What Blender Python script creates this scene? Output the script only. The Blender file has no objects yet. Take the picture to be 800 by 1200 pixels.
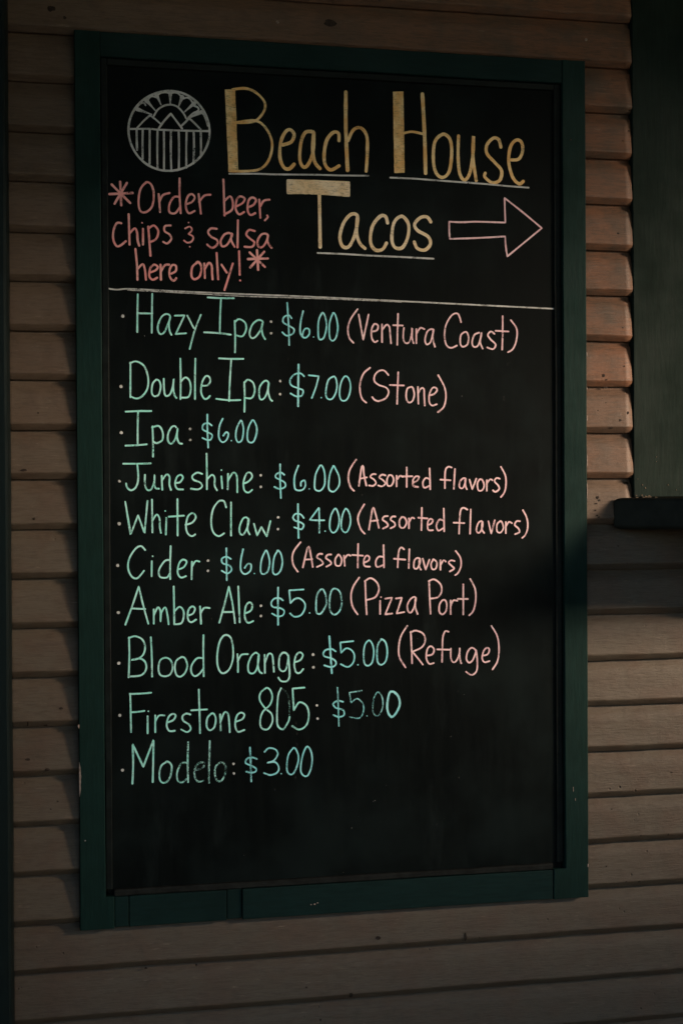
import bpy, bmesh, math, random
from mathutils import Vector, Matrix, noise

random.seed(11)
sc = bpy.context.scene
col = sc.collection

# ------------------------------------------------------------------ camera
YAW, PITCH, ROLL = 0.2076258, -0.00771049, -0.00544363
CAM = Vector((-0.05573989, -2.30270528, 0.6834894))
FPX = 1667.0                                   # focal length in photo pixels (50 mm on 36 mm)
fw = Vector((math.sin(YAW) * math.cos(PITCH), math.cos(YAW) * math.cos(PITCH), math.sin(PITCH)))
rt0 = Vector((math.cos(YAW), -math.sin(YAW), 0))
up0 = rt0.cross(fw)
rt = rt0 * math.cos(ROLL) + up0 * math.sin(ROLL)
up = up0 * math.cos(ROLL) - rt0 * math.sin(ROLL)
cd = bpy.data.cameras.new('camera')
cam = bpy.data.objects.new('camera', cd)
col.objects.link(cam)
cam.matrix_world = Matrix(((rt.x, up.x, -fw.x, CAM.x), (rt.y, up.y, -fw.y, CAM.y), (rt.z, up.z, -fw.z, CAM.z), (0, 0, 0, 1)))
cd.sensor_fit = 'VERTICAL'
cd.sensor_height = 36
cd.lens = 36 * FPX / 1200
cd.clip_start = 0.05
cd.clip_end = 500
sc.camera = cam

# ------------------------------------------------------------------ light
SUN_AZ, SUN_EL = math.radians(58), math.radians(15)   # azimuth from the wall's normal, towards +x
sd = Vector((math.sin(SUN_AZ) * math.cos(SUN_EL), -math.cos(SUN_AZ) * math.cos(SUN_EL), math.sin(SUN_EL)))
sun = bpy.data.lights.new('sun', 'SUN')
sun.energy = 4.0
sun.angle = math.radians(14)
sun.color = (1.0, 0.76, 0.56)
so = bpy.data.objects.new('sun', sun)
col.objects.link(so)
so.location = sd * 8
so.rotation_euler = sd.to_track_quat('Z', 'Y').to_euler()

w = bpy.data.worlds.new('World')
sc.world = w
w.use_nodes = True
nt = w.node_tree
bg = nt.nodes['Background']
sky = nt.nodes.new('ShaderNodeTexSky')
sky.sky_type = 'NISHITA'
sky.sun_disc = False
sky.sun_elevation = SUN_EL
sky.dust_density = 0.4
sky.ozone_density = 2.5
sky.sun_rotation = math.atan2(sd.x, sd.y)
nt.links.new(sky.outputs[0], bg.inputs[0])
bg.inputs[1].default_value = 0.055

sc.view_settings.view_transform = 'Standard'
sc.view_settings.look = 'None'
sc.view_settings.gamma = 1
sc.view_settings.exposure = 1.36
sc.view_settings.use_curve_mapping = False


# ------------------------------------------------------------------ helpers
def on(px, py, y):
    """point of the plane y = const that the photograph shows at a pixel"""
    d = fw + rt * ((px - 400) / FPX) - up * ((py - 600) / FPX)
    t = (y - CAM.y) / d.y
    return CAM + d * t


def mesh_obj(name, bm, mat, parent=None, smooth=None):
    me = bpy.data.meshes.new(name)
    off = root_loc(parent)
    if off.length:
        bmesh.ops.translate(bm, vec=-off, verts=bm.verts)
    if smooth is not None:
        for f in bm.faces:
            f.smooth = smooth
    bm.to_mesh(me)
    bm.free()
    me.materials.append(mat)
    o = bpy.data.objects.new(name, me)
    col.objects.link(o)
    if parent:
        o.parent = parent
    return o


def root_loc(o):
    v = Vector((0, 0, 0))
    while o:
        v += o.location
        o = o.parent
    return v


def thing(name, loc, label, cat, group=None):
    o = bpy.data.objects.new(name, None)
    o.empty_display_size = 0.1
    o.location = loc
    col.objects.link(o)
    o['label'] = label
    o['category'] = cat
    if group:
        o['group'] = group
    return o


def nz(x, y, z, s=1.0):
    return noise.noise(Vector((x, y, z)) * s)


def box(bm, x0, x1, y0, y1, z0, z1, bev=0.0015, seg=2):
    r = bmesh.ops.create_cube(bm, size=1)
    vs = r['verts']
    for v in vs:
        v.co = Vector((x0 + (v.co.x + .5) * (x1 - x0), y0 + (v.co.y + .5) * (y1 - y0), z0 + (v.co.z + .5) * (z1 - z0)))
    if bev:
        es = list({e for v in vs for e in v.link_edges})
        bmesh.ops.bevel(bm, geom=es, offset=bev, segments=seg, profile=0.5, affect='EDGES')


def extrude(bm, prof, a, b, n, axis, wob=0.0003, seed=0.0, closed=True, caps=True, foot=None):
    """prof: (x,y) pairs run along z (axis 'z'), or (y,z) pairs run along x (axis 'x'); slightly uneven like planed wood"""
    rings = []
    ts = [a + (b - a) * i / n for i in range(n + 1)]
    if foot:                                          # the stile's foot is wider: (height, x of its inner edge, first inner point)
        ts = sorted([t for t in ts if abs(t - foot[0]) > .004] + [foot[0] - .0002, foot[0] + .0002])
        n = len(ts) - 1
    for t in ts:
        ring = []
        for j, (p, q) in enumerate(prof):
            if foot and t < foot[0] and j >= foot[2]:
                sg = -1 if foot[1] > prof[0][0] + .4 or prof[0][0] < .4 else 1
                p, q = foot[1] + sg * (.0014 if j == foot[2] else 0), (q if j == foot[2] else .0014 if j == foot[2] + 1 else .010 + .004 * (j - foot[2]))
            d1 = wob * nz(t * 6, j * .37 + seed, 1.3) + wob * .5 * nz(t * 31, j * .37 + seed, 4.1)
            d2 = wob * nz(t * 6, j * .37 + seed, 7.7) + wob * .5 * nz(t * 27, j * .37 + seed, 9.1)
            ring.append(bm.verts.new((p + d1, q + d2, t) if axis == 'z' else (t, p + d1, q + d2)))
        rings.append(ring)
    m = len(prof)
    for i in range(n):
        for j in range(m if closed else m - 1):
            k = (j + 1) % m
            bm.faces.new((rings[i][j], rings[i][k], rings[i + 1][k], rings[i + 1][j]))
    if caps and closed:
        bm.faces.new(rings[0])
        bm.faces.new(list(reversed(rings[-1])))
    bmesh.ops.recalc_face_normals(bm, faces=bm.faces)


# ------------------------------------------------------------------ materials
def new_mat(name):
    m = bpy.data.materials.new(name)
    m.use_nodes = True
    t = m.node_tree
    return m, t, t.nodes['Principled BSDF']


def node(t, kind, **kw):
    n = t.nodes.new(kind)
    for k, v in kw.items():
        if k.startswith('i_'):
            key = k[2:]
            n.inputs[int(key) if key.isdigit() else key].default_value = v
        else:
            setattr(n, k, v)
    return n


def coords(t, scale=(1, 1, 1)):
    g = node(t, 'ShaderNodeNewGeometry')
    mp = node(t, 'ShaderNodeMapping')
    mp.inputs['Scale'].default_value = scale
    t.links.new(g.outputs['Position'], mp.inputs['Vector'])
    return mp.outputs[0]


def noise_tex(t, vec, scale, detail=4, rough=.55):
    n = node(t, 'ShaderNodeTexNoise')
    n.inputs['Scale'].default_value = scale
    n.inputs['Detail'].default_value = detail
    n.inputs['Roughness'].default_value = rough
    t.links.new(vec, n.inputs['Vector'])
    return n.outputs['Fac']


def ramp(t, src, a, b, va=0.0, vb=1.0):
    n = node(t, 'ShaderNodeMapRange')
    n.interpolation_type = 'SMOOTHSTEP'
    n.inputs[1].default_value = a
    n.inputs[2].default_value = b
    n.inputs[3].default_value = va
    n.inputs[4].default_value = vb
    t.links.new(src, n.inputs[0])
    return n.outputs[0]


def mixc(t, fac, c1, c2, mode='MIX'):
    n = node(t, 'ShaderNodeMix', data_type='RGBA', blend_type=mode)
    for s, c in ((n.inputs[6], c1), (n.inputs[7], c2)):
        if isinstance(c, tuple):
            s.default_value = (*c, 1)
        else:
            t.links.new(c, s)
    if isinstance(fac, float):
        n.inputs[0].default_value = fac
    else:
        t.links.new(fac, n.inputs[0])
    return n.outputs[2]


def math_n(t, op, a, b):
    n = node(t, 'ShaderNodeMath', operation=op)
    for s, c in ((n.inputs[0], a), (n.inputs[1], b)):
        if isinstance(c, (int, float)):
            s.default_value = c
        else:
            t.links.new(c, s)
    return n.outputs[0]


def bump(t, b, h, dist, strength=1.0):
    n = node(t, 'ShaderNodeBump')
    n.inputs['Strength'].default_value = strength
    n.inputs['Distance'].default_value = dist
    t.links.new(h, n.inputs['Height'])
    t.links.new(n.outputs[0], b.inputs['Normal'])


def siding_material():
    m, t, b = new_mat('brown_clapboard_paint')
    at = node(t, 'ShaderNodeAttribute', attribute_name='tone')
    v = coords(t)
    vh = coords(t, (1, 1, 9))                        # grain running along the boards
    c = mixc(t, at.outputs['Fac'], (.088, .073, .053), (.124, .101, .074))
    hu = node(t, 'ShaderNodeAttribute', attribute_name='hue')
    c = mixc(t, hu.outputs['Fac'], c, mixc(t, at.outputs['Fac'], (.152, .073, .041), (.205, .099, .055)))
    blot = noise_tex(t, v, 16, 5, .6)
    c = mixc(t, ramp(t, blot, .38, .72), c, (.100, .070, .049))
    dirt = noise_tex(t, v, 34, 6, .65)
    c = mixc(t, ramp(t, dirt, .56, .80, 0, .55), c, (.052, .042, .032))
    grain = noise_tex(t, vh, 42, 6, .65)
    c = mixc(t, ramp(t, grain, .42, .70, 0, .6), c, (.066, .048, .034))
    pale = noise_tex(t, vh, 26, 4, .7)
    c = mixc(t, ramp(t, pale, .62, .74, 0, .5), c, (.225, .178, .135))
    vor = node(t, 'ShaderNodeTexVoronoi')
    vor.inputs['Scale'].default_value = 62
    t.links.new(v, vor.inputs['Vector'])
    sp = ramp(t, vor.outputs['Distance'], .05, .16, 1, 0)
    gate = ramp(t, noise_tex(t, v, 9, 3), .58, .70)
    pit = math_n(t, 'MULTIPLY', sp, gate)
    c = mixc(t, math_n(t, 'MULTIPLY', pit, .75), c, (.028, .020, .015))
    t.links.new(c, b.inputs['Base Color'])
    b.inputs['Roughness'].default_value = .5
    b.inputs['Specular IOR Level'].default_value = .3
    h = math_n(t, 'ADD', math_n(t, 'MULTIPLY', grain, .5), math_n(t, 'MULTIPLY', blot, 1.0))
    h = math_n(t, 'SUBTRACT', h, math_n(t, 'MULTIPLY', pit, 1.2))
    bump(t, b, h, .0022, .8)
    return m


def green_material(name, lo, hi, wear=.15, axis=(9, 9, 1.2), rough=.62):
    m, t, b = new_mat(name)
    v = coords(t)
    vv = coords(t, axis)
    br = noise_tex(t, vv, 20, 5, .6)
    c = mixc(t, ramp(t, br, .3, .7), lo, hi)
    big = noise_tex(t, v, 7, 4, .6)
    c = mixc(t, ramp(t, big, .45, .75, 0, .5), c, tuple(x * .6 for x in lo))
    sc_ = noise_tex(t, vv, 55, 5, .7)
    c = mixc(t, ramp(t, sc_, .70, .80, 0, wear), c, (.20, .22, .19))
    t.links.new(c, b.inputs['Base Color'])
    t.links.new(ramp(t, big, .3, .7, rough - .1, rough + .15), b.inputs['Roughness'])
    b.inputs['Specular IOR Level'].default_value = .14
    bump(t, b, math_n(t, 'ADD', br, math_n(t, 'MULTIPLY', big, .6)), .0008, .5)
    return m


def slate_material():
    m, t, b = new_mat('black_chalkboard_paint')
    v = coords(t)
    vv = coords(t, (7, 1, .8))                       # wiped with up and down strokes
    st = noise_tex(t, vv, 9, 5, .6)
    cl = noise_tex(t, v, 4.5, 4, .6)
    c = mixc(t, ramp(t, st, .35, .75), (.0009, .0024, .0024), (.0020, .0042, .0041))
    c = mixc(t, ramp(t, cl, .40, .72, 0, .8), c, (.0066, .0120, .0118))
    wipe = noise_tex(t, coords(t, (2.2, 1, .55)), 6.5, 5, .65)
    c = mixc(t, ramp(t, wipe, .56, .74, 0, .38), c, (.014, .021, .0205))
    fi = noise_tex(t, v, 420, 3, .7)
    c = mixc(t, ramp(t, fi, .66, .80, 0, .10), c, (.10, .11, .11))
    t.links.new(c, b.inputs['Base Color'])
    t.links.new(ramp(t, st, .3, .7, .50, .66), b.inputs['Roughness'])
    b.inputs['Specular IOR Level'].default_value = .07
    bump(t, b, math_n(t, 'ADD', st, math_n(t, 'MULTIPLY', fi, .25)), .0005, .4)
    return m


def chalk_material(name, c1, c2, hatch=False):
    """dusty strokes: the board shows through where the chalk skipped"""
    m, t, b = new_mat(name)
    at = node(t, 'ShaderNodeAttribute', attribute_name='press')
    v = coords(t)
    g1 = noise_tex(t, v, 620, 3, .7)
    g2 = noise_tex(t, v, 130, 3, .6)
    g = math_n(t, 'ADD', math_n(t, 'MULTIPLY', g1, .55), math_n(t, 'MULTIPLY', g2, .45))
    if hatch:
        g3 = noise_tex(t, coords(t, (1, 1, 5.5)), 95, 4, .7)
        g = math_n(t, 'ADD', math_n(t, 'MULTIPLY', g, .5), math_n(t, 'MULTIPLY', g3, .5))
    th = math_n(t, 'SUBTRACT', .80, math_n(t, 'MULTIPLY', at.outputs['Fac'], .50))
    d = math_n(t, 'SUBTRACT', g, th)
    cov = ramp(t, d, -.13, .15)
    c = mixc(t, ramp(t, noise_tex(t, v, 42, 3), .35, .65), c1, c2)
    t.links.new(c, b.inputs['Base Color'])
    b.inputs['Roughness'].default_value = .95
    b.inputs['Specular IOR Level'].default_value = .05
    tr = node(t, 'ShaderNodeBsdfTransparent')
    mx = node(t, 'ShaderNodeMixShader')
    t.links.new(cov, mx.inputs[0])
    t.links.new(tr.outputs[0], mx.inputs[1])
    t.links.new(b.outputs[0], mx.inputs[2])
    t.links.new(mx.outputs[0], t.nodes['Material Output'].inputs['Surface'])
    return m


def plain_material(name, c, rough=.6, spec=.3, var=.3, scale=30, bd=.0005, metal=0.0):
    m, t, b = new_mat(name)
    n = noise_tex(t, coords(t), scale, 5, .6)
    cc = mixc(t, ramp(t, n, .3, .7), tuple(x * (1 - var) for x in c), tuple(x * (1 + var) for x in c))
    t.links.new(cc, b.inputs['Base Color'])
    b.inputs['Roughness'].default_value = rough
    b.inputs['Specular IOR Level'].default_value = spec
    b.inputs['Metallic'].default_value = metal
    bump(t, b, n, bd, .5)
    return m


M_SIDING = siding_material()
M_FRAME = green_material('dark_green_frame_paint', (.0030, .0185, .0155), (.0046, .0250, .0210), .22)
M_RAIL = green_material('dark_green_rail_paint', (.0028, .0165, .0155), (.0042, .0220, .0205), .22, (1.2, 9, 9))
M_CASING = green_material('worn_green_casing_paint', (.0042, .0125, .0090), (.0060, .0165, .0122), .35, (7, 7, 1.0), .66)
M_POST = green_material('dark_green_post_paint', (.0018, .0065, .0065), (.0024, .0085, .0085), .05)
M_SLATE = slate_material()
M_LEDGE = plain_material('grimy_black_ledge', (.009, .011, .010), .7, .15, .4, 60)
M_BEAD = plain_material('black_shadow_bead', (.0062, .0095, .0088), .6, .12, .35, 40)
M_COUNTER = plain_material('dark_counter_wood', (.016, .018, .0135), .6, .2, .35, 25)
M_BLOCKER = plain_material('shade_blocker_wood', (.035, .036, .036), .7, .2, .3, 12)
M_GROUND = plain_material('grey_concrete', (.06, .06, .06), .85, .2, .25, 6)
M_CHIP = plain_material('bare_dark_wood', (.030, .022, .017), .8, .2, .4, 200)
M_SCRAPE_GLINT = plain_material('pale_wood_and_glint', (.36, .29, .25), .8, .2, .3, 200)
M_FLAKE = plain_material('bare_weathered_wood', (.13, .095, .065), .8, .2, .4, 200)
M_NAIL = plain_material('rusty_steel', (.30, .24, .20), .45, .5, .5, 300, .0003, .6)
K_GREEN = chalk_material('mint_chalk', (.36, .90, .80), (.50, .95, .88))
K_BLUE = chalk_material('aqua_chalk', (.28, .80, .84), (.40, .90, .93))
K_PINK = chalk_material('pale_pink_chalk', (.88, .58, .62), (.94, .68, .70))
K_RED = chalk_material('salmon_chalk', (.92, .37, .36), (.97, .50, .47))
K_GOLD = chalk_material('golden_chalk', (.84, .51, .19), (.95, .72, .36), True)
K_CREAM = chalk_material('cream_chalk', (.88, .68, .40), (.94, .80, .56), True)
K_WHITE = chalk_material('white_chalk', (.52, .54, .52), (.66, .68, .66))

# ------------------------------------------------------------------ ground and added shade roof
bm = bmesh.new()
bmesh.ops.create_grid(bm, x_segments=8, y_segments=8, size=60)
bmesh.ops.translate(bm, vec=(0, 0, -0.95), verts=bm.verts)
g = mesh_obj('ground', bm, M_GROUND)
g['kind'] = 'structure'

# ------------------------------------------------------------------ clapboard wall
EXPO, Z0 = .0789, 1.5050
NOSE, TOPY = .0065, .0168


PROF = [(y - .0057, h) for y, h in ((.0330, .0070), (.0288, .0050), (.0206, .0043), (.0195, .0049), (.0134, .0128), (.0121, .0142), (.0118, .0155), (.0124, .0180),
        (.0150, .0340), (.0180, .0560), (.0203, .0718), (.0262, .0772), (.0276, .0850))]


def siding_y(z):
    k = math.ceil((Z0 - z) / EXPO)
    h = z - (Z0 - k * EXPO)
    P = PROF[3:]
    if h <= P[0][1]:
        return P[0][0]
    for (y0, h0), (y1, h1) in zip(P, P[1:]):
        if h <= h1:
            return y0 + (y1 - y0) * (h - h0) / (h1 - h0)
    return P[-1][0]


wall = thing('clapboard_wall', (0.45, .03, -.95), 'weathered brown painted clapboard wall behind the framed chalkboard', 'wall')
bm = bmesh.new()
tone = bm.verts.layers.float.new('tone')
hue = bm.verts.layers.float.new('hue')         # redder in the upper courses, less so to the left
for k in range(-7, 32):
    zb = Z0 - k * EXPO
    xa, xb = -.112, (.9474 + random.uniform(-.0012, .0006) if k <= 11 else 2.25)
    n = int((xb - xa) / .0125)
    tn = random.random()
    sag, lean = random.uniform(-.0007, .0007), random.uniform(-.0012, .0012)
    rows = []
    for i in range(n + 1):
        x = xa + (xb - xa) * i / n
        dz = .0011 * nz(x * 3.1, k * 3.7, .5) + .0006 * nz(x * 17, k * 3.7, 2.5) + sag
        row = []
        for j, (y, h) in enumerate(PROF):
            nose = 1.0 if j < 7 else .3
            chip = 0.0
            if 1 <= j <= 6:
                chip = .0007 * nz(x * 55, k * 5.1, j * .4) + .0007 * max(0, nz(x * 24, k * 5.1, 8.8) - .35) * 4
            dy = .0007 * nz(x * 5, k * 2.3, j * .22) + chip + lean * (h / .085)
            # the ends of the boards are rounded by many coats of paint
            e = max(0, 1 - min(x - xa, xb - x) / .003)
            if j < 8:
                dy += .0005 * e * e
            v = bm.verts.new((x, y + dy, zb + h + dz * nose + (0 if j < 7 else dz * .2)))
            v[tone] = min(1, max(0, tn * .7 + .3 * (.5 + nz(x * 2, k * 1.7, 3.3))))
            v[hue] = min(1, max(0, (11.5 - k) / 3 + .5 * nz(x * 3, k * 1.3, 6))) * min(1, max(.15, .15 + x))
            row.append(v)
        rows.append(row)
    for i in range(n):
        for j in range(len(PROF) - 1):
            if .012 < rows[i][j].co.x and rows[i + 1][j].co.x < .848 and .012 < rows[i][j].co.z and rows[i][j + 1].co.z < 1.422:
                continue                             # nothing behind the panel of the chalkboard
            bm.faces.new((rows[i][j], rows[i + 1][j], rows[i + 1][j + 1], rows[i][j + 1]))
    for row in (rows[0], rows[-1]):                  # end grain
        a = bm.verts.new((row[0].co.x, .034, zb + .005))
        b_ = bm.verts.new((row[0].co.x, .034, zb + .085))
        bm.faces.new(row + [b_, a])
box(bm, -.112, 2.25, .035, .10, -.95, .70, 0)       # sheathing behind the boards
box(bm, -.112, .9445, .035, .10, .7005, 2.05, 0)
bmesh.ops.recalc_face_normals(bm, faces=bm.faces)
mesh_obj('clapboards', bm, M_SIDING, wall, True)

# chips and knots in the paint
bm = bmesh.new()


def chip_patch(bm, px, py, rx, ry, plane=None, rot=0.0):
    p = on(px, py, NOSE + .004)
    if plane is None:
        p = on(px, py, siding_y(p.z))
    else:
        p = on(px, py, plane)
    s = .00146
    c = None
    ring = []
    n = 11
    for i in range(n):
        a = 2 * math.pi * i / n
        r = 1 + .45 * nz(px * .7 + math.cos(a) * 1.5, py * .7 + math.sin(a) * 1.5, 3.1)
        dx, dz = rx * s * r * math.cos(a), ry * s * r * math.sin(a)
        x = p.x + dx * math.cos(rot) - dz * math.sin(rot)
        z = p.z + dx * math.sin(rot) + dz * math.cos(rot)
        y = (siding_y(z) if plane is None else plane) - .0006
        ring.append(bm.verts.new((x, y, z)))
    y = (siding_y(p.z) if plane is None else plane) - .0012
    c = bm.verts.new((p.x, y, p.z))
    for i in range(n):
        bm.faces.new((ring[i], ring[(i + 1) % n], c))


for px, py, rx, ry in ((707, 440, 1.6, 2.0), (710, 445, 1.4, .9), (709, 454, 3.2, 1.0), (731, 429, 1.1, .8), (726, 492.5, 1.9, 1.7), (735, 484, 1.5, 2.0),
                       (715.5, 501.5, 3.4, .8), (705, 467, 1.0, .8), (709, 472, 1.8, .9), (700, 481, 1.0, .7), (700, 583, 1.5, 2.0), (698, 590, 1.6, .9),
                       (702, 586, 1.0, 1.6), (697, 598, 1.5, 1.0), (699, 604, 1.5, 1.0), (701, 606, 2.0, .8), (733, 566, 3.0, 1.3), (723.5, 273.5, 1.7, 1.4),
                       (729, 384, 1.1, .7), (750, 979, 1.4, 1.0), (782, 978, 1.0, 1.8), (710, 1015, 1.2, 1.0), (716, 948, 2.0, 1.0), (733, 1033, 1.0, .8),
                       (748, 1033, 2.2, .8), (786, 905, 2.0, .8), (386, 27, 8.0, 5.0), (60, 10, 5.0, 4.0), (76, 21, 2.0, 2.0), (171, 1135, 2.0, 2.0), (411, 1166, 2.4, 3.5),
                       (359, 1157, 1.6, 1.2), (443, 1099, 3.6, 2.2), (545, 1098, 2.0, 6.0), (45, 484, 1.3, 1.1), (40, 608, 1.6, 1.6), (28, 551, 4.0, 1.6), (54, 850, 2.4, 1.2),
                       (33, 848, 1.0, 3.5), (72, 830, 2.4, 1.2), (56, 902, 2.8, 1.8), (33, 890, 3.2, 1.4), (68, 939, 1.4, .8), (60, 948, 1.2, .7)):
    chip_patch(bm, px, py, rx * .9, ry * .9)
mesh_obj('paint_chips', bm, M_CHIP, wall, True)

for px, py in ((325, 26), (686, 46.5)):
    p = on(px, py, NOSE + .004)
    p = on(px, py, siding_y(p.z))
    bm = bmesh.new()
    r = bmesh.ops.create_uvsphere(bm, u_segments=12, v_segments=8, radius=.0026)
    for v in bm.verts:
        v.co.y *= .5
    bmesh.ops.translate(bm, vec=(p.x, p.y - .0006, p.z), verts=bm.verts)
    mesh_obj('nail', bm, M_NAIL, wall, True)

# ------------------------------------------------------------------ green trim at the left edge of the wall, deepened into a post for shade
bm = bmesh.new()
extrude(bm, [(-.230, .10), (-.230, -.196), (-.226, -.200), (-.1065, -.200), (-.1030, -.196), (-.1025, .10)], -.95, 2.05, 120, 'z', .0006, 3.3)
cb = mesh_obj('deepened_post', bm, M_POST, None, False)
cb['label'] = 'square dark green post at the left end of the clapboards, depth added for shade'
cb['category'] = 'post'

# ------------------------------------------------------------------ serving window and counter at the right
win = thing('service_window', (1.3, .03, .69), 'dark green shuttered window casing with flaking paint above the counter end', 'window')
bm = bmesh.new()
extrude(bm, [(.9486, .09), (.9486, .0097), (.9502, .0079), (1.0880, .0079), (1.0900, .0097), (1.0900, .09)], .6885, 2.05, 110, 'z', .0006, 8.1)
mesh_obj('casing', bm, M_CASING, win, False)
bm = bmesh.new()
for i in range(6):
    box(bm, 1.0915 + i * .19, 1.0915 + i * .19 + .187, .030, .060, .690, 2.05, .003)
mesh_obj('shutter', bm, M_CASING, win, False)
bm = bmesh.new()
for i in range(14):                                   # bare flecks along the casing's foot
    px, py = 744 + 26 * random.random() ** 1.3, 583.0 - abs(random.gauss(0, 1.2))
    chip_patch(bm, px, py, random.uniform(.6, 1.5), random.uniform(.3, .55), .0077)
for i in range(9):
    chip_patch(bm, random.uniform(745, 798), 583 - random.random() ** 2 * 60, random.uniform(.3, .8), random.uniform(.3, .9), .0077)
mesh_obj('flaked_paint', bm, M_FLAKE, win, True)

cnt = thing('serving_counter', (1.5, -.13, .66), 'thick dark wooden counter end jutting out under the window casing', 'counter')
bm = bmesh.new()
r = bmesh.ops.create_cube(bm, size=1)
for v in bm.verts:
    v.co = Vector((.9090 + (v.co.x + .5) * 1.25 + (.5 - v.co.y) * (.5 - v.co.x) * .28, -.29 + (v.co.y + .5) * .299, .6320 + (v.co.z + .5) * .0545))  # hidden depth added and end slanted to shape the counter's shadow
es = [e for e in bm.edges]
bmesh.ops.bevel(bm, geom=es, offset=.007, segments=4, profile=.5, affect='EDGES')
mesh_obj('counter_top', bm, M_COUNTER, cnt, False)
for x in (1.12, 1.62, 2.02):
    bm = bmesh.new()
    pr = [(.0095, .6310), (-.18, .6310), (-.18, .615), (.0005, .47), (.0095, .47)]
    extrude(bm, pr, x, x + .035, 2, 'x', 0)
    mesh_obj('bracket', bm, M_COUNTER, cnt, False)

# ------------------------------------------------------------------ porch roof and fence (unseen, added to shade the top and the foot of the wall)
bm = bmesh.new()
RZ = 2.06
pts = []
for x, y in ((-1.5, .12), (3.6, .12), (4.0, -1.94), (4.72, -2.95), (4.95, -3.33), (-1.5, -3.33)):
    for dz in (0, .10):
        pts.append(bm.verts.new((x, y, RZ + dz)))
bmesh.ops.convex_hull(bm, input=pts)
bmesh.ops.recalc_face_normals(bm, faces=bm.faces)
rf = mesh_obj('shade_roof', bm, M_BLOCKER, None, False)
rf['label'] = 'flat wooden porch roof, unseen, added to shade the top of the clapboards'
rf['category'] = 'shade roof'
bm = bmesh.new()
for i in range(34):
    x = 2.5 + i * .102
    box(bm, x, x + .0995, -2.22, -2.20, -.95, 1.47 + .006 * nz(i, 2, 2), .003)
for z in (-.7, .6):
    box(bm, 2.5, 5.96, -2.199, -2.16, z, z + .09, .003)
fc = mesh_obj('shade_fence', bm, M_BLOCKER, None, False)
fc['label'] = 'unseen screen of boards added to shade the foot of the clapboards'
fc['category'] = 'shade_fence'

# ------------------------------------------------------------------ the chalkboard
BH, BW = 1.4344, .86
YB = .0110                                            # the writing surface
board = thing('chalkboard', (.43, .02, 0), 'tall black chalkboard in dark green frame with coloured handwritten menu on clapboards', 'chalkboard')

bm = bmesh.new()
NX, NZ = 30, 46
grid = [[bm.verts.new((.046 + .768 * i / NX, YB + .0004 * nz(i * .3, j * .3, 5), .045 + 1.355 * j / NZ)) for i in range(NX + 1)] for j in range(NZ + 1)]
for j in range(NZ):
    for i in range(NX):
        bm.faces.new((grid[j][i], grid[j][i + 1], grid[j + 1][i + 1], grid[j + 1][i]))
bmesh.ops.recalc_face_normals(bm, faces=bm.faces)
mesh_obj('writing_surface', bm, M_SLATE, board, True)

bm = bmesh.new()                                      # left stile
extrude(bm, [(0, .034), (0, .0016), (.0014, .0002), (.0394, 0), (.0408, .0014), (.0412, .0150), (.0412, .034)],
        0, BH, 90, 'z', .0005, 1.1, foot=(.0515, .0545, 3))
mesh_obj('frame_stile', bm, M_FRAME, board, False)
bm = bmesh.new()                                      # right stile
extrude(bm, [(BW, .034), (BW, .0016), (BW - .0016, 0), (.8192, .0002), (.8178, .0016), (.8172, .0150), (.8172, .034)],
        0, BH, 90, 'z', .0005, 5.7, foot=(.0515, .7965, 3))
mesh_obj('frame_stile', bm, M_FRAME, board, False)
bm = bmesh.new()                                      # top rail
extrude(bm, [(.034, BH), (.0020, BH), (.0007, BH - .0014), (.0007, BH - .0385), (.0022, BH - .0400), (.0150, BH - .0404), (.034, BH - .0404)],
        .0414, .8168, 70, 'x', .0005, 2.9)
mesh_obj('frame_rail', bm, M_RAIL, board, False)
for pr, sd0 in (([(.0414, .034), (.0414, .0085), (.0426, .0074), (.0508, .0070), (.0522, .0082), (.0524, .034)], 4.4),
                ([(.8170, .034), (.8170, .0088), (.8158, .0078), (.8062, .0076), (.8050, .0088), (.8048, .034)], 6.1)):
    bm = bmesh.new()                                  # black bead round the panel; its black is partly the stile's shadow painted in
    extrude(bm, pr, .0620, 1.3938, 90, 'z', .0005, sd0)
    mesh_obj('panel_bead', bm, M_BEAD, board, False)
bm = bmesh.new()
extrude(bm, [(.034, BH - .0406), (.0070, BH - .0406), (.0062, BH - .0416), (.0064, BH - .0500), (.0080, BH - .0512), (.034, BH - .0514)], .0528, .8044, 70, 'x', .0004, 3.9)
mesh_obj('panel_bead', bm, M_BEAD, board, False)
bm = bmesh.new()                                      # bottom rail: pieced from offcuts
for x0, x1, y0, z0 in ((.0552, .0770, .0018, .0015), (.0780, .2350, .0013, .0008), (.2362, .2600, .0042, .0016), (.2612, .7950, .0010, .0004)):
    box(bm, x0, x1, y0, .034, z0, .0500, .0010)
mesh_obj('frame_rail', bm, M_RAIL, board, False)
bm = bmesh.new()                                      # ledge bead along the foot of the panel
extrude(bm, [(.030, .0503), (.0050, .0503), (.0034, .0520), (.0036, .0575), (.0056, .0600), (.030, .0610)], .0548, .7962, 90, 'x', .0012, 6.6)
mesh_obj('chalk_ledge', bm, M_LEDGE, board, False)
bm = bmesh.new()                                      # scraped edge, nicks and painted edge glints
a, b_ = on(92.6, 893, -.0004), on(93.6, 934, -.0004)
vs = []
for i in range(13):
    t = i / 12
    p = a.lerp(b_, t)
    hw = .0011 * (1 + .5 * nz(i * 1.3, 2, 2)) * (.3 + min(1, 5 * min(t, 1 - t)))
    vs.append((bm.verts.new((.0002, -.0001, p.z)), bm.verts.new((.0002 + 2 * hw, -.0007, p.z))))
for i in range(12):
    bm.faces.new((vs[i][0], vs[i][1], vs[i + 1][1], vs[i + 1][0]))
mesh_obj('scrape_glint', bm, M_SCRAPE_GLINT, board, True)
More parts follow.
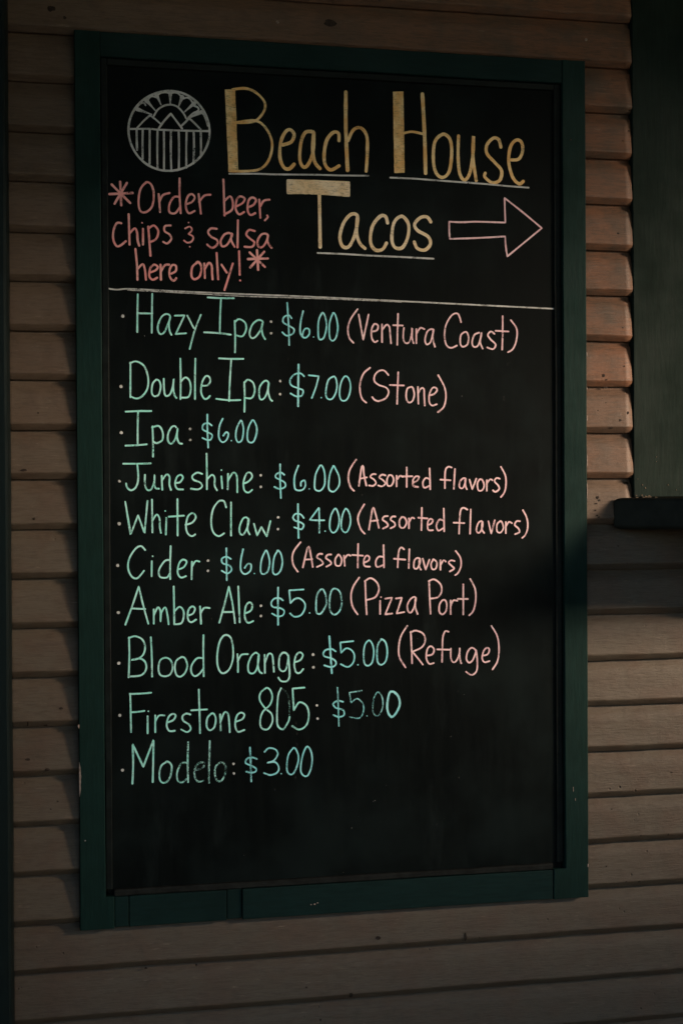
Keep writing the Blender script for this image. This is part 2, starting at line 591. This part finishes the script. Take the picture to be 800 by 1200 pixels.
for px, py, rx, ry in ((92.5, 851, .8, 2.2), (100, 985, .8, .8), (368.5, 1059.5, 1.2, .9), (372, 1058, .9, .7), (364.5, 1060, .8, .7), (688.3, 1014, .6, 2.0), (671, 925, .4, 3.0),
                       (673.5, 937, .35, 2.0), (687.0, 415, .5, 2.5), (687.2, 490, .5, 3), (687.3, 540, .45, 8), (687.3, 575, .45, 9), (687, 455, .4, 2), (668, 164, 1.3, 1.1)):  # pale slivers up the right edge: wear plus light on the bevel painted in
    bm = bmesh.new()
    chip_patch(bm, px, py, rx, ry, .0000)
    mesh_obj('scrape_glint', bm, M_SCRAPE_GLINT if px != 668 else M_CHIP, board, True)

# ------------------------------------------------------------------ chalk strokes
LAYER = [0]
PXM = .00146


def spline(pts):
    """Catmull-Rom through the points, dense"""
    if len(pts) == 1:
        return pts
    P = [pts[0]] + pts + [pts[-1]]
    if len(pts) > 3 and (Vector(pts[0]) - Vector(pts[-1])).length < 2.2:
        P[0], P[-1] = pts[-2], pts[1]
    out = []
    for i in range(1, len(P) - 2):
        p0, p1, p2, p3 = (Vector(q) for q in P[i - 1:i + 3])
        n = max(2, min(16, int((p2 - p1).length / 1.1)))
        for s in range(n):
            u = s / n
            out.append(.5 * ((2 * p1) + (p2 - p0) * u + (2 * p0 - 5 * p1 + 4 * p2 - p3) * u * u + (3 * p1 - p0 - 3 * p2 + p3) * u ** 3))
    out.append(Vector(P[-2]))
    return out


def parse(ox, oy, s, text):
    """'x,y x,y! ...|...' in the coordinates of one enlarged tile; ! is a sharp corner; [w1.2 o.8] sets width and pressure"""
    res = []
    for part in text.split('|'):
        wd, op, wend = 1.0, 1.0, None
        runs, cur = [], []
        for tok in part.split():
            if tok[0] == 'w':
                wd = float(tok[1:])
            elif tok[0] == 'o':
                op = float(tok[1:])
            elif tok[0] == 'e':
                wend = float(tok[1:])
            else:
                sharp = tok.endswith('!')
                x, y = tok.rstrip('!').split(',')
                p = (ox + float(x) * s, oy + float(y) * s)
                cur.append(p)
                if sharp:
                    if len(cur) > 1:
                        runs.append(cur)
                    cur = [p]
        if len(cur) > 1 or not runs:
            runs.append(cur)
        pts = []
        for r_ in runs:
            q = spline(r_)
            pts += q if not pts else q[1:]
        res.append(([Vector(p) for p in pts], wd, op, wend))
    return res


def ribbon(bm, lay, pts, width, op, wend=None):
    """a flat chalk mark on the board along pts (photo pixels)"""
    LAYER[0] += 1
    width *= .81
    y0 = YB - .0006 - .000004 * (LAYER[0] % 60)
    W = [on(p[0], p[1], YB) for p in pts]
    sd_ = random.random() * 100
    if len(W) == 1:                                   # a dot
        c = W[0]
        vs = []
        for i in range(12):
            a = i * math.pi / 6
            r = width * PXM * .5 * (1 + .25 * nz(math.cos(a) + sd_, math.sin(a), 1))
            v = bm.verts.new((c.x + r * math.cos(a), y0, c.z + r * math.sin(a)))
            v[lay] = op * .95
            vs.append(v)
        bm.faces.new(vs)
        return
    n = len(W)
    L = [0]
    for i in range(1, n):
        L.append(L[-1] + (W[i] - W[i - 1]).length)
    sides = []
    for i in range(n):
        d = (W[min(i + 1, n - 1)] - W[max(i - 1, 0)])
        d.y = 0
        if d.length < 1e-9:
            d = Vector((1, 0, 0))
        d.normalize()
        nn = Vector((-d.z, 0, d.x))
        t = L[i] / max(L[-1], 1e-6)
        wd = width if wend is None else width + (wend - width) * t ** 2
        h = wd * PXM * .5 * (1 + .16 * nz(L[i] * 60, sd_, 0) + .08 * nz(L[i] * 260, sd_, 3))
        pr = op * (.90 + .30 * nz(L[i] * 45, sd_, 9) + (.06 if i in (0, n - 1) else 0))
        sides.append((W[i], nn, d, h, pr))

    yy = lambda i: y0 - .00012 * L[i]                 # a stroke that crosses itself does not lie in its own plane

    def vert(p, y, pr):
        v = bm.verts.new((p.x, y, p.z))
        v[lay] = pr
        return v
    rows = []
    for i, (p, nn, d, h, pr) in enumerate(sides):
        rows.append((vert(p + nn * h, yy(i), pr), vert(p - nn * h, yy(i), pr)))
    for i in range(n - 1):
        bm.faces.new((rows[i][0], rows[i][1], rows[i + 1][1], rows[i + 1][0]))
    for i, sgn in ((0, -1), (n - 1, 1)):
        p, nn, d, h, pr = sides[i]
        arc = [vert(p + nn * h * math.cos(a) + d * sgn * h * math.sin(a), yy(i), pr) for a in [math.pi * k / 6 for k in range(1, 6)]]
        bm.faces.new([rows[i][0]] + arc + [rows[i][1]])


def writing(name, mat, parent, tiles, width=3.0, polys=()):
    bm = bmesh.new()
    lay = bm.verts.layers.float.new('press')
    for ox, oy, s, text in tiles:
        for pts, wd, op, we in parse(ox, oy, s, text):
            ribbon(bm, lay, pts, width * wd, op, None if we is None else width * we)
    for pl in polys:                                  # filled-in thick bars
        LAYER[0] += 1
        pts = []
        for i in range(len(pl)):
            a, b2 = Vector(pl[i]), Vector(pl[(i + 1) % len(pl)])
            n = max(2, int((b2 - a).length / 2.5))
            for k in range(n):
                q = a.lerp(b2, k / n)
                pts.append(q + Vector((.5 * nz(q.x * .25, q.y * .25, 1), .5 * nz(q.x * .25, q.y * .25, 6))))
        vs = []
        for q in pts:
            p = on(q[0], q[1], YB)
            v = bm.verts.new((p.x, YB - .0010, p.z))
            v[lay] = .82
            vs.append(v)
        f = bm.faces.new(vs)
    bmesh.ops.triangulate(bm, faces=[f for f in bm.faces if len(f.verts) > 8])
    for f in bm.faces:
        f.normal_update()
        if f.normal.y > 0:
            f.normal_flip()
    return mesh_obj(name, bm, mat, parent, False)


# emblem: a sun and mountains over posts, in a ring
EM = ['w1.25 ' + ' '.join('%.1f,%.1f' % (388 + 316 * math.cos(a) + 3 * math.sin(3 * a), 390 + 312 * math.sin(a)) for a in [2 * math.pi * i / 30 for i in range(31)]),
      'w1.1 85,375 240,374 300,380 500,388 700,392',
      'w1.05 270,272 300,225 345,195 395,185 445,197 485,232 510,268 520,290',
      'w1.1 308,370 350,312 402,255! 445,312 490,372', '140,366 190,312 240,268! 280,298 322,335', 'w1.1 485,350 515,322 545,290! 592,335 635,380']
for x, yt, yb in ((135, 380, 540), (183, 380, 608), (237, 380, 650), (298, 384, 684), (348, 386, 694), (403, 386, 702), (463, 388, 690), (525, 390, 676), (580, 392, 645), (636, 394, 585)):
    EM.append('w1.15 %d,%d %d,%d %d,%d' % (x, yt, x + random.uniform(-3, 4), (yt + yb) / 2, x + random.uniform(-2, 5), yb))
for a, b2 in (((252, 262), (140, 220)), ((280, 230), (214, 155)), ((325, 185), (290, 108)), ((398, 182), (398, 94)), ((460, 205), (490, 126)), ((505, 245), (584, 175)), ((525, 298), (640, 243))):
    EM.append('w.75 e2.0 %d,%d %.0f,%.0f %d,%d' % (*a, (a[0] + b2[0]) / 2, (a[1] + b2[1]) / 2, *b2))
EM += ['138,205 160,180 190,170 205,190', '222,150 240,125 265,120 285,128', '300,112 320,95 360,88 390,95', '408,95 430,90 460,98 480,118',
       '500,138 530,130 555,145 570,168', '585,195 610,205 620,225 605,238', '540,285 580,250 620,240 655,260 675,300 690,350']
writing('emblem', K_WHITE, board, [(140, 95, .15, '|'.join(EM))], 2.4)

hd = writing('heading', K_GOLD, board, [
    (250, 90, .25, 'w.75 90,60 150,55 200,75 240,120 235,165 190,210 105,215! 195,206 245,240 275,310 262,385 220,432 150,443 75,442|'
     '325,320 365,305 378,270 358,248 335,262 315,310 312,380 330,425 355,432 378,410|'
     '460,257 430,262 410,310 405,390 425,425 450,400 468,340 470,258! 465,340 475,400 498,430|'
     '588,300 585,265 560,262 530,300 518,370 525,415 550,437 588,418|'
     'w1.1 620,72 620,250 628,438|630,300 655,250 690,240 718,280 720,360 715,443'),
    (440, 90, .25, 'w1.15 218,82 228,270 233,452|w.75 130,265 170,258 220,268|310,272 275,310 270,400 285,455 315,472 345,440 355,350 345,290 312,270|'
     '387,278 385,370 392,450 415,485 440,450 455,360 457,278! 455,380 470,488|'
     '585,330 575,295 550,288 520,320 520,360 555,400 588,440 580,485 545,497 510,470 512,452|'
     '635,390 670,385 687,345 680,305 655,298 630,330 622,400 640,470 670,502 690,490')], 4.7,
    [[(263.5, 105), (275.5, 105), (279.3, 201.5), (267.8, 201.5)], [(460, 107.5), (472.3, 107.5), (473.8, 202.5), (461.5, 203)]])
writing('underline', K_WHITE, hd, [(250, 90, .25, '75,455 200,455 300,458 500,460 600,463 725,464')], 2.4)
writing('underline', K_WHITE, hd, [(440, 90, .25, '68,473 180,478 300,487 500,502 620,513 715,520')], 2.4)
hd = writing('heading', K_CREAM, board, [
    (320, 200, .25, 'w1.05 216,108 218,230 220,358|w.7 68,46 210,50 355,56! 354,118! 280,112 180,104 68,106! 68,46|'
     '395,217 365,205 330,245 312,310 325,355 355,355 382,300 395,217! 390,290 405,340 430,365|'
     '535,245 525,215 500,215 465,260 455,330 475,370 510,370 530,340|600,215 565,245 555,320 570,360 605,360 630,310 632,250 600,213|'
     '737,240 720,218 690,220 662,250 675,280 725,310 735,345 710,372 675,365 660,335')], 4.7,
    [[(336.8, 211), (409, 214), (408.8, 229.8), (337.3, 226.8)]])
writing('underline', K_WHITE, hd, [(320, 200, .25, '208,386 330,391 450,398 600,405 750,413')], 2.5)

writing('order_note', K_RED, board, [(120, 200, .2625,
    'w1.1 32,105 135,100|w1.1 80,50 85,155|w1.1 42,62 125,145|w1.1 110,55 55,148|195,55 170,85 162,140 170,180 195,185 222,160 230,110 220,65 195,52|252,105 258,185|255,140 270,110 300,100|'
    '345,35 345,110 350,190|345,118 320,118 300,150 300,185 325,190 345,165|375,150 400,140 412,120 400,105 382,115 372,155 385,190 412,180|430,105 440,192|432,140 455,112 482,108|'
    '540,40 543,120 545,200|545,135 570,115 582,140 578,175 545,195|597,160 625,145 635,125 615,115 600,130 595,170 610,195 632,185|648,165 675,152 685,130 668,120 652,135 648,175 660,198 682,190|'
    '700,130 705,210|702,165 720,135 745,130|735,200 738,208 725,222|'
    '85,235 65,235 50,270 50,310 65,337 85,332 105,315|118,195 120,260 122,330|122,280 145,258 155,275 158,310 165,335|182,260 182,330|w.8 178,233|205,250 210,310 215,380|205,260 230,245 250,270 240,305 210,320|'
    '305,245 280,248 278,270 300,285 308,305 290,325 272,318|w.8 370,258 390,250 400,265 385,283! 405,295 400,315 380,322 365,312|w.7 385,232|w.7 390,340|'
    '510,260 485,258 472,275 485,295 512,310 512,330 490,345 468,330|570,280 545,285 528,315 535,338 555,332 572,305 578,280! 575,310 590,340|605,222 603,342|680,270 655,265 642,285 660,305 678,320 668,340 635,340|'
    '735,285 710,285 692,315 697,340 715,340 732,315 738,285! 738,320 755,345|'
    '148,350 155,420 157,487|157,440 180,418 190,440 195,487|213,455 238,445 248,430 232,420 215,435 210,470 225,487 245,478|260,420 262,487|262,450 280,422 298,420|308,460 328,448 328,425 312,422 300,445 302,475 318,492 330,480|'
    '425,410 402,430 398,470 412,485 435,470 442,430 430,408 420,410|455,415 458,480|457,440 475,412 488,425 490,460 492,485|510,368 513,425 517,485|532,420 555,455|582,415 565,470 545,533|610,360 613,465|615,490|'
    'w1.1 650,395 738,392|w1.1 690,355 695,443|w1.1 657,365 725,430|w1.1 722,362 660,432')], 2.9)
writing('arrow', K_PINK, board, [(510, 220, .1875, '85,213 170,216 250,213 435,218! 432,140 430,65! 545,155 662,253! 550,345 447,430! 438,370 433,305! 250,315 88,320! 85,270 85,213')], 2.5)
writing('divider_line', K_WHITE, board, [(0, 0, 1, 'w1.1 o.9 126,338 137,339.5 152,338.6 200,341 280,344.6 340,346.8 400,349.5 480,353.5 560,357.5 650,362|w.7 o.8 150,340 200,342.6 280,347 330,348.6 400,351 470,354')], 1.9)

DW = 3.6
MENU = [
    # item strokes, bullet + colon dots, price strokes, remark strokes
    ([(120, 330, .2, '208,75 206,185 205,295|293,72 291,185 290,300|208,186 293,187|398,205 375,190 345,210 325,265 335,305 360,300 385,250 398,205! 390,250 395,290 405,312|'
       '425,200 482,198! 430,308! 460,305 490,303|498,200 535,272|577,195 540,290 512,395|617,93 690,97 770,97|695,97 690,200 688,298|597,297 680,302 752,311'),
      (270, 345, .2, '25,155 28,250 27,340|25,165 50,145 85,165 92,205 70,245 35,240|190,165 165,150 130,175 112,225 122,255 145,250 175,210 188,165! 183,200 190,240 203,262')],
     [(120, 330, .2, 'w1.25 121,203'), (270, 345, .2, '238,160|238,228')],
     [(270, 345, .2, '358,140 340,122 312,135 310,165 345,185 372,205 365,230 330,242 303,222|332,50 340,180 344,297|425,98 410,170 410,230 435,255 460,235 460,205 440,200 425,220 422,240|w.8 486,250|'
       '535,112 515,160 515,250 530,265 550,245 562,180 550,120 535,110|600,112 580,170 580,250 598,272 618,250 628,190 615,125 598,110')],
     [(400, 350, .275, '68,45 40,85 27,125 32,165 50,188|73,68 92,175! 115,68|128,140 150,135 155,115 140,108 128,130 128,165 140,185 153,180|172,110 172,185|172,135 190,112 203,120 207,155 210,190|'
       '240,65 238,130 237,197|220,113 260,115|265,125 262,165 270,188 288,185 298,150 300,125! 300,165 306,190|318,130 318,190|318,150 335,125 352,130|385,130 365,140 355,175 362,195 378,185 388,150 390,130! 388,170 397,205|'
       '508,100 495,65 470,70 445,110 438,155 445,195 465,210 490,200|530,142 508,155 505,190 515,205 535,195 540,165 530,142|585,145 565,155 555,185 562,205 580,200 592,165 595,145! 590,185 600,213|'
       '650,150 635,140 622,155 635,175 655,195 645,215 620,208|685,75 685,150 683,217|655,137 710,140|720,92 745,130 743,180 728,215 708,228')]),
    ([(130, 410, .2, '115,75 115,180 115,278|113,78 150,68 195,95 218,160 215,225 185,270 150,285 115,272|268,175 245,200 240,250 255,272 280,262 292,220 285,185 265,175|310,170 312,230 320,268 345,262 362,220 368,170! 366,230 375,270 385,282|'
       '407,52 409,170 408,288|408,190 435,162 460,180 468,230 455,275 415,280|495,52 493,170 493,288|535,210 565,208 582,185 575,158 555,155 535,190 528,245 545,285 565,285 580,270|634,50 700,53 775,53|705,55 697,180 692,300|618,287 690,295 758,294'),
      (280, 420, .175, '35,160 38,260 36,357|35,165 60,143 95,165 105,220 85,265 45,265|195,160 170,152 140,190 135,245 145,275 170,265 190,220 198,160! 195,220 208,270 222,285')],
     [(130, 410, .2, 'w1.25 60,215'), (280, 420, .175, '275,152|275,240')],
     [(280, 420, .175, '435,120 410,100 370,108 342,145 350,180 395,200 428,215 420,248 385,255 345,235|w1.2 398,42 396,180 395,320|467,113 533,120! 515,190 487,265|w.8 550,263|'
       '630,122 595,150 580,230 590,268 620,272 645,235 655,180 645,130 628,122|705,122 680,170 672,240 685,280 715,280 738,240 745,180 730,130 705,122')],
     [(410, 425, .15, '155,40 105,85 78,160 78,230 95,285 125,312|298,97 265,62 225,65 192,100 190,145 225,175 280,195 300,230 280,275 225,300 190,290 173,270|375,75 370,200 366,322|310,175 418,178|'
       '480,190 445,205 437,270 455,310 485,300 500,250 490,200 475,190|528,190 530,260 532,322|530,240 555,200 575,205 578,260 582,335|618,255 655,245 678,215 665,195 640,200 618,250 618,310 640,335 675,325|687,98 735,190 747,270 730,345 685,387')]),
    ([(130, 475, .225, '78,33 145,30 210,30|142,32 140,120 140,205|77,210 130,208 187,203|217,110 220,190 220,267|215,115 250,108 270,140 268,180 240,197 222,190|340,115 318,112 298,150 298,185 315,200 335,175 347,120! 345,165 355,195 370,200')],
     [(130, 475, .225, 'w1.2 55,142|o.8 413,123|o.8 413,180')],
     [(130, 475, .225, '525,105 505,92 482,100 478,125 505,140 527,155 520,178 500,180 477,170|502,48 503,140 507,220|582,70 565,110 562,165 580,192 602,180 612,150 600,140 585,158|w.8 627,184|'
       '675,82 655,120 650,165 662,192 682,180 690,130 685,95 675,80|735,80 715,120 710,170 722,193 745,185 760,130 750,90 735,78')],
     []),
    ([(130, 525, .225, '65,82 135,82 207,80|138,83 143,160 130,205 105,220 85,205 80,185|178,140 178,190 190,218 210,215 225,180 228,140! 227,190 235,210 250,212|265,145 268,217|266,170 290,138 305,150 305,190 313,218|'
       '335,182 360,178 375,155 365,140 345,150 335,185 345,212 375,216|475,135 450,128 425,145 430,165 465,180 475,200 455,215 418,212|498,30 500,120 500,215|500,165 525,140 540,155 540,195 552,220|575,148 580,210|w.9 575,115|'
       '610,135 608,215|610,170 635,130 655,145 658,230|690,185 715,175 735,150 725,128 705,135 690,180 695,220 715,232 735,218')],
     [(130, 525, .225, '45,173|780,142|780,203')],
     [(290, 530, .175, '245,150 220,135 190,150 190,170 220,185 250,205 250,232 215,245 180,232|218,80 218,180 223,307|340,90 315,160 315,235 335,255 370,250 387,220 380,188 358,200 357,225|w.8 412,245|'
       '485,90 455,150 448,230 460,255 490,255 515,215 515,140 500,95 483,90|575,92 550,150 542,235 560,262 585,258 612,220 612,165 590,115 572,92')],
     [(400, 530, .2625, '65,33 38,75 30,115 40,155 55,172|77,150 90,65 97,65! 100,100 110,148|82,118 112,112|152,98 138,98 128,110 145,122 153,138 140,150 122,148|195,103 180,100 168,112 185,125 195,140 180,152 163,148|'
       '210,105 202,125 205,148 222,148 232,125 225,105 210,103|245,105 245,152|245,125 260,105 272,110|290,68 290,155|268,108 315,107|320,135 335,128 345,110 330,108 318,125 320,150 340,155|392,72 395,165|392,120 375,115 362,135 368,158 390,150|'
       '490,68 475,65 462,85 460,160|440,122 485,125|505,75 500,163|545,115 528,130 525,155 540,160 552,130 550,115! 552,150 558,165|570,122 582,165! 600,118|615,122 605,140 610,170 628,168 635,145 625,122 613,122|647,125 647,172|647,140 662,120 672,125|'
       '705,118 690,115 682,130 698,148 702,165 685,177 675,170|710,65 730,105 732,150 725,180 710,200')]),
    ([(130, 575, .25, '68,52 93,205! 128,115! 158,198! 172,48|193,42 195,195|195,140 215,112 228,130 230,170 235,198|260,128 258,205|w.9 255,95|312,40 313,210|272,122 342,117|350,160 380,150 398,125 385,105 362,120 352,165 360,200 380,213 395,205|'
       '540,78 530,50 505,50 478,90 470,150 480,195 505,213 530,200|563,55 563,210|640,130 620,130 603,170 605,200 620,205 638,175 645,130! 640,180 650,205|670,155 685,210! 705,170! 730,215! 747,143')],
     [(130, 575, .25, 'w1.25 40,155|783,125|783,180')],
     [(320, 580, .15, '238,180 215,152 175,148 155,175 170,200 215,215 238,235 220,268 165,253|w1.1 193,72 195,200 198,335|355,102 285,195! 340,198 398,198|358,105 360,200 360,295|w.9 405,283|'
       '480,108 450,165 440,245 455,288 480,292 505,255 515,190 500,125 480,108|565,108 540,160 530,240 545,285 575,288 598,240 603,190 588,130 563,108')],
     [(410, 580, .275, '60,40 40,75 33,105 45,145 62,165|80,148 95,60 102,58! 112,95 122,140|85,112 118,108|160,90 145,92 138,105 155,118 160,132 140,143|192,92 180,92 172,105 188,118 190,132 172,142|220,95 210,110 212,135 228,140 240,118 232,97 218,95|'
       '250,100 250,142|250,118 262,97 272,100|305,55 303,150|290,97 328,100|330,128 345,122 352,108 340,102 330,118 332,148 352,150|398,58 400,155|397,110 380,105 367,130 375,152 395,142|498,62 480,55 468,75 463,165|440,118 485,120|513,62 510,165|'
       '560,112 545,120 537,150 548,162 562,140 562,112! 560,145 570,162|588,112 600,165! 615,108|640,112 625,125 625,155 640,160 652,140 645,115 637,112|662,115 662,163|662,135 675,115 688,120|722,112 708,112 700,128 715,142 720,158 702,167|735,65 752,100 755,140 745,170 732,183')]),
    ([(130, 630, .2625, '153,55 135,38 110,50 82,95 78,140 95,175 120,180 148,148|183,105 182,172|w.9 187,83|267,38 265,110 265,185|262,100 240,105 215,145 220,175 250,178 263,160|300,142 325,132 338,108 322,98 305,115 298,155 312,178 335,172|362,108 360,185|362,130 378,105 395,107')],
     [(130, 630, .2625, 'w1.2 31,124|433,103|433,148')],
     [(130, 630, .2625, '535,95 515,85 495,95 500,115 530,125 538,145 520,160 495,148|515,48 517,190|590,52 580,100 580,145 598,163 622,148 625,120 610,118 597,135|w.8 640,160|690,60 672,100 668,150 680,163 700,150 708,110 700,70 690,58|745,60 728,90 722,150 735,165 755,150 765,110 757,70 742,58')],
     [(330, 625, .275, '80,38 55,70 45,100 50,135 68,163|90,145 110,62 118,62! 125,100 132,143|97,112 130,110|172,88 158,88 150,102 168,115 175,130 150,143|210,90 195,92 188,105 205,118 210,130 190,142|240,92 228,110 230,135 248,137 255,112 245,92 238,92|'
       '265,95 268,138|265,112 280,92 292,95|325,45 323,145|300,92 345,95|350,125 370,115 372,100 360,95 350,112 352,138 375,142|433,50 435,145|430,100 412,100 400,120 405,143 432,135|520,68 508,60 497,80 493,145|478,108 525,112|543,68 540,148|'
       '580,105 565,115 562,145 575,150 588,125 585,105! 585,140 592,155|600,108 612,155! 628,112|645,112 635,130 640,152 655,150 660,125 648,112 643,112|675,115 675,155|675,135 688,115 697,120|735,118 720,115 710,125 722,138 733,150 715,162|740,75 760,105 762,140 750,168 738,178')]),
    ([(130, 675, .2375, '72,240 105,150 138,52! 160,145 185,235|105,160 170,163|212,165 212,235|212,195 232,155 245,175 245,225! 250,180 268,155 278,185 285,238|310,52 312,150 313,238|313,175 340,152 360,180 350,230 315,238|'
       '380,195 405,185 415,160 400,150 382,170 380,210 395,228 420,215|440,150 445,235|442,185 460,158 487,158|535,230 560,140 582,52! 600,140 612,232|555,178 605,177|628,52 635,228|660,185 690,170 697,142 682,130 665,150 660,200 675,230 702,222')],
     [(130, 675, .2375, 'w1.2 37,180|740,147|740,197|w.9 o.35 502,195 494,212')],
     [(300, 675, .15, '210,190 180,172 140,178 118,210 130,240 185,250 218,270 210,305 170,315 125,293|w1.1 172,90 170,230 172,380|370,105 258,112! 268,213! 300,180 340,175 378,210 380,255 350,305 300,318 265,292|w.9 417,288|'
       'o.85 505,105 475,150 467,240 475,290 505,292 540,240 550,190 530,115 505,105|o.8 605,100 580,140 572,240 590,290 620,300 655,265 668,200 650,120 605,98')],
     [(400, 670, .2125, '97,32 65,80 52,130 60,190 88,235|130,50 133,140 138,235|128,52 160,35 195,60 205,100 185,140 140,155|212,160 212,233|w.9 217,140|240,148 278,143! 240,235! 278,230|300,147 332,143! 303,230! 345,222|'
       '405,140 380,150 362,185 368,220 385,222 402,185 408,140! 405,190 418,233|482,50 485,140 490,232|480,52 510,42 545,70 550,110 530,140 490,148|560,155 540,180 538,220 555,235 575,215 578,175 565,155|600,158 600,233|600,190 615,158 637,160|670,70 670,235|640,150 695,150|708,40 735,95 738,160 725,215 703,240')]),
    ([(130, 735, .15, '143,80 145,230 140,390|140,85 190,70 245,95 268,150 255,210 215,245 160,255! 230,245 270,275 275,330 235,375 140,385|313,78 320,230 323,385|425,238 385,260 372,320 385,370 425,383 465,365 483,310 465,255 425,238|'
       '550,235 510,265 500,325 515,375 545,385 580,355 597,300 580,245 550,233|723,62 722,220 725,382|715,240 670,245 630,300 630,355 655,382 690,365 718,330'),
      (240, 735, .175, '140,52 105,85 85,165 85,250 105,300 135,305 170,270 190,190 180,85 145,52|218,180 222,240 222,300|220,230 245,185 288,180|350,175 315,190 290,250 295,300 325,308 350,270 360,180! 355,250 365,295 382,308|'
       '400,185 402,305|402,240 425,180 450,185 458,240 462,298|555,190 525,170 500,200 497,270 520,295 545,275 558,185! 565,270 565,335 545,362 510,360 492,338|600,235 640,218 655,185 635,168 610,190 598,250 610,300 635,305 658,280')],
     [(130, 735, .15, 'w1.2 64,281'), (240, 735, .175, 'w1.1 724,183|w1.1 726,268')],
     [(360, 735, .1375, '240,205 205,185 155,195 135,225 150,250 205,265 240,290 240,320 205,340 145,325|w1.2 187,78 197,230 208,390|390,118 280,130! 287,218! 330,180 375,195 400,240 390,300 345,338 285,315|w.9 430,320|'
       '525,112 490,150 478,230 485,305 515,328 550,300 565,220 555,150 525,112|w1.1 o.9 630,105 600,150 592,230 600,300 630,320 665,290 680,210 665,130 628,103')],
     [(450, 730, .1875, '143,18 105,80 90,150 95,215 132,277|165,55 170,160 173,252|163,60 195,48 240,65 255,105 235,150 175,180! 205,215 240,260|262,205 300,195 310,165 290,145 268,165 262,220 280,255 308,250|400,55 380,52 365,90 362,170 360,243|330,165 405,167|'
       '415,160 415,220 430,245 450,235 468,190 470,155! 470,215 480,252|570,175 545,155 520,180 512,225 530,248 555,225 572,165! 580,240 575,300 545,325 510,305|612,205 645,195 655,165 640,155 620,175 610,220 625,245 655,238|668,18 705,85 715,170 705,240 675,290')]),
    ([(130, 800, .2125, '107,60 110,165 112,272|105,62 165,60 222,55|115,163 150,160 185,155|203,185 203,278|w.9 207,157|245,180 245,272|245,215 265,182 297,180|310,220 345,205 357,180 340,172 318,190 308,235 322,265 352,265|438,175 415,170 395,185 400,210 430,230 440,255 420,272 388,258|'
       '485,38 488,150 492,277|443,152 530,147|555,170 532,195 528,240 545,262 570,245 578,200 568,172 553,170|602,175 605,262|604,215 625,165 645,170 652,220 655,272|688,215 725,200 735,175 715,165 693,185 685,235 700,270 735,260'),
      (290, 795, .2375, '92,48 65,70 60,105 85,145 118,175 122,215 100,250 70,245 62,210 75,165 110,130 122,90 110,55 90,47|165,48 150,90 145,190 150,235 175,250 200,215 207,190|w.8 o.45 207,190 205,110 190,65 165,48|280,45 222,50! 228,157! 255,118 290,135 302,180 290,230 255,252 220,235')],
     [(130, 800, .2125, 'w1.15 50,180'), (290, 795, .2375, '342,133|345,198')],
     [(290, 795, .2375, 'o.85 470,115 445,110 422,125 435,145 470,155 475,180 450,190 422,180|w.8 o.8 443,45 447,140 450,235|w.8 o.68 562,60 502,70! 510,120! 540,100 568,125 570,165 550,195 503,190|w.7 588,185|'
       'w.8 o.66 640,68 622,100 617,155 630,183 652,175 667,130 660,85 640,68|w1.35 705,65 690,110 690,160 710,190 735,165 750,125 740,85 710,65')],
     []),
    ([(130, 860, .1875, 'w1.1 135,310 140,190 137,65! 203,205! 267,38! 265,170 262,300|o.85 350,175 315,200 303,260 315,300 345,302 372,265 380,200 360,175 345,175|o.8 483,52 480,170 483,300|o.75 475,180 440,185 415,240 418,290 445,302 475,280|'
       'o.60 530,225 570,215 585,185 560,178 532,200 522,250 535,290 560,298 580,290|o.75 618,45 615,150 613,230|o.58 613,230 613,305|o.64 680,180 655,205 650,255 665,292 690,292 712,255 717,205 700,180 678,180')],
     [(130, 860, .1875, 'w1.15 73,227|766,187|768,247')],
     [(240, 865, .1875, 'o.8 325,130 295,120 262,130 255,155 290,172 320,190 315,210 285,215 258,208|w1.1 o.75 282,58 287,170 290,270|373,85 400,62 440,70 455,100 430,140 390,153! 440,150 462,185 450,215 410,230 370,218|w.9 o.85 477,222|'
       '550,65 520,110 512,190 525,222 550,222 575,175 585,120 570,72 550,62|635,55 610,110 598,195 612,230 640,235 662,190 670,130 660,75 635,53')],
     []),
]
for item, dots, price, remark in MENU:
    ln = writing('menu_line', K_GREEN, board, item, 2.45)
    for ox, oy, s, text in dots:
        for k, d in enumerate(text.split('|')):
            x_ = float([q for q in d.split() if ',' in q][0].split(',')[0]) * s + ox
            writing('bullet' if x_ < 150 else 'colon_dot', K_WHITE, ln, [(ox, oy, s, d)], DW if len(d.split()) < 4 else 2.0)
    writing('price', K_BLUE, ln, price, 2.3)
    if remark:
        writing('remark', K_PINK, ln, remark, 2.4)

# wiped remains of old chalk
bm = bmesh.new()
lay = bm.verts.layers.float.new('press')
for pts, wd, op in (([(346, 838), (348, 880), (345, 920)], 3.0, .22),
                    ([(146, 620), (150, 700), (147, 760)], 2.0, .22), ([(596, 420), (590, 460), (592, 500)], 2.5, .2)):
    ribbon(bm, lay, spline(pts), wd, op)
for f in bm.faces:
    f.normal_update()
    if f.normal.y > 0:
        f.normal_flip()
o = mesh_obj('chalk_smudge', bm, K_WHITE, board, False)
o['kind'] = 'stuff'

# specks of chalk dust
bm = bmesh.new()
lay = bm.verts.layers.float.new('press')
SP = [(256, 961), (322, 925), (371, 960), (517, 858), (528, 863), (536, 810), (543, 814), (437, 939), (439, 938), (452, 920), (479, 946), (537, 911), (511, 958), (520, 959), (412, 970),
      (402, 1022), (451, 995), (469, 1019), (511, 966), (420, 956), (296, 757), (489, 748), (424, 580), (247, 720), (655, 779), (653, 675)]
SP += [(random.uniform(140, 640), random.uniform(110, 1030)) for _ in range(70)]
for i, p in enumerate(SP):
    ribbon(bm, lay, [Vector(p)], random.uniform(.7, 1.5) * (1 if i < 26 else .7), random.uniform(.35, .65) if i < 26 else random.uniform(.25, .45))
for f in bm.faces:
    f.normal_update()
    if f.normal.y > 0:
        f.normal_flip()
o = mesh_obj('chalk_dust', bm, K_WHITE, board, False)
o['kind'] = 'stuff'
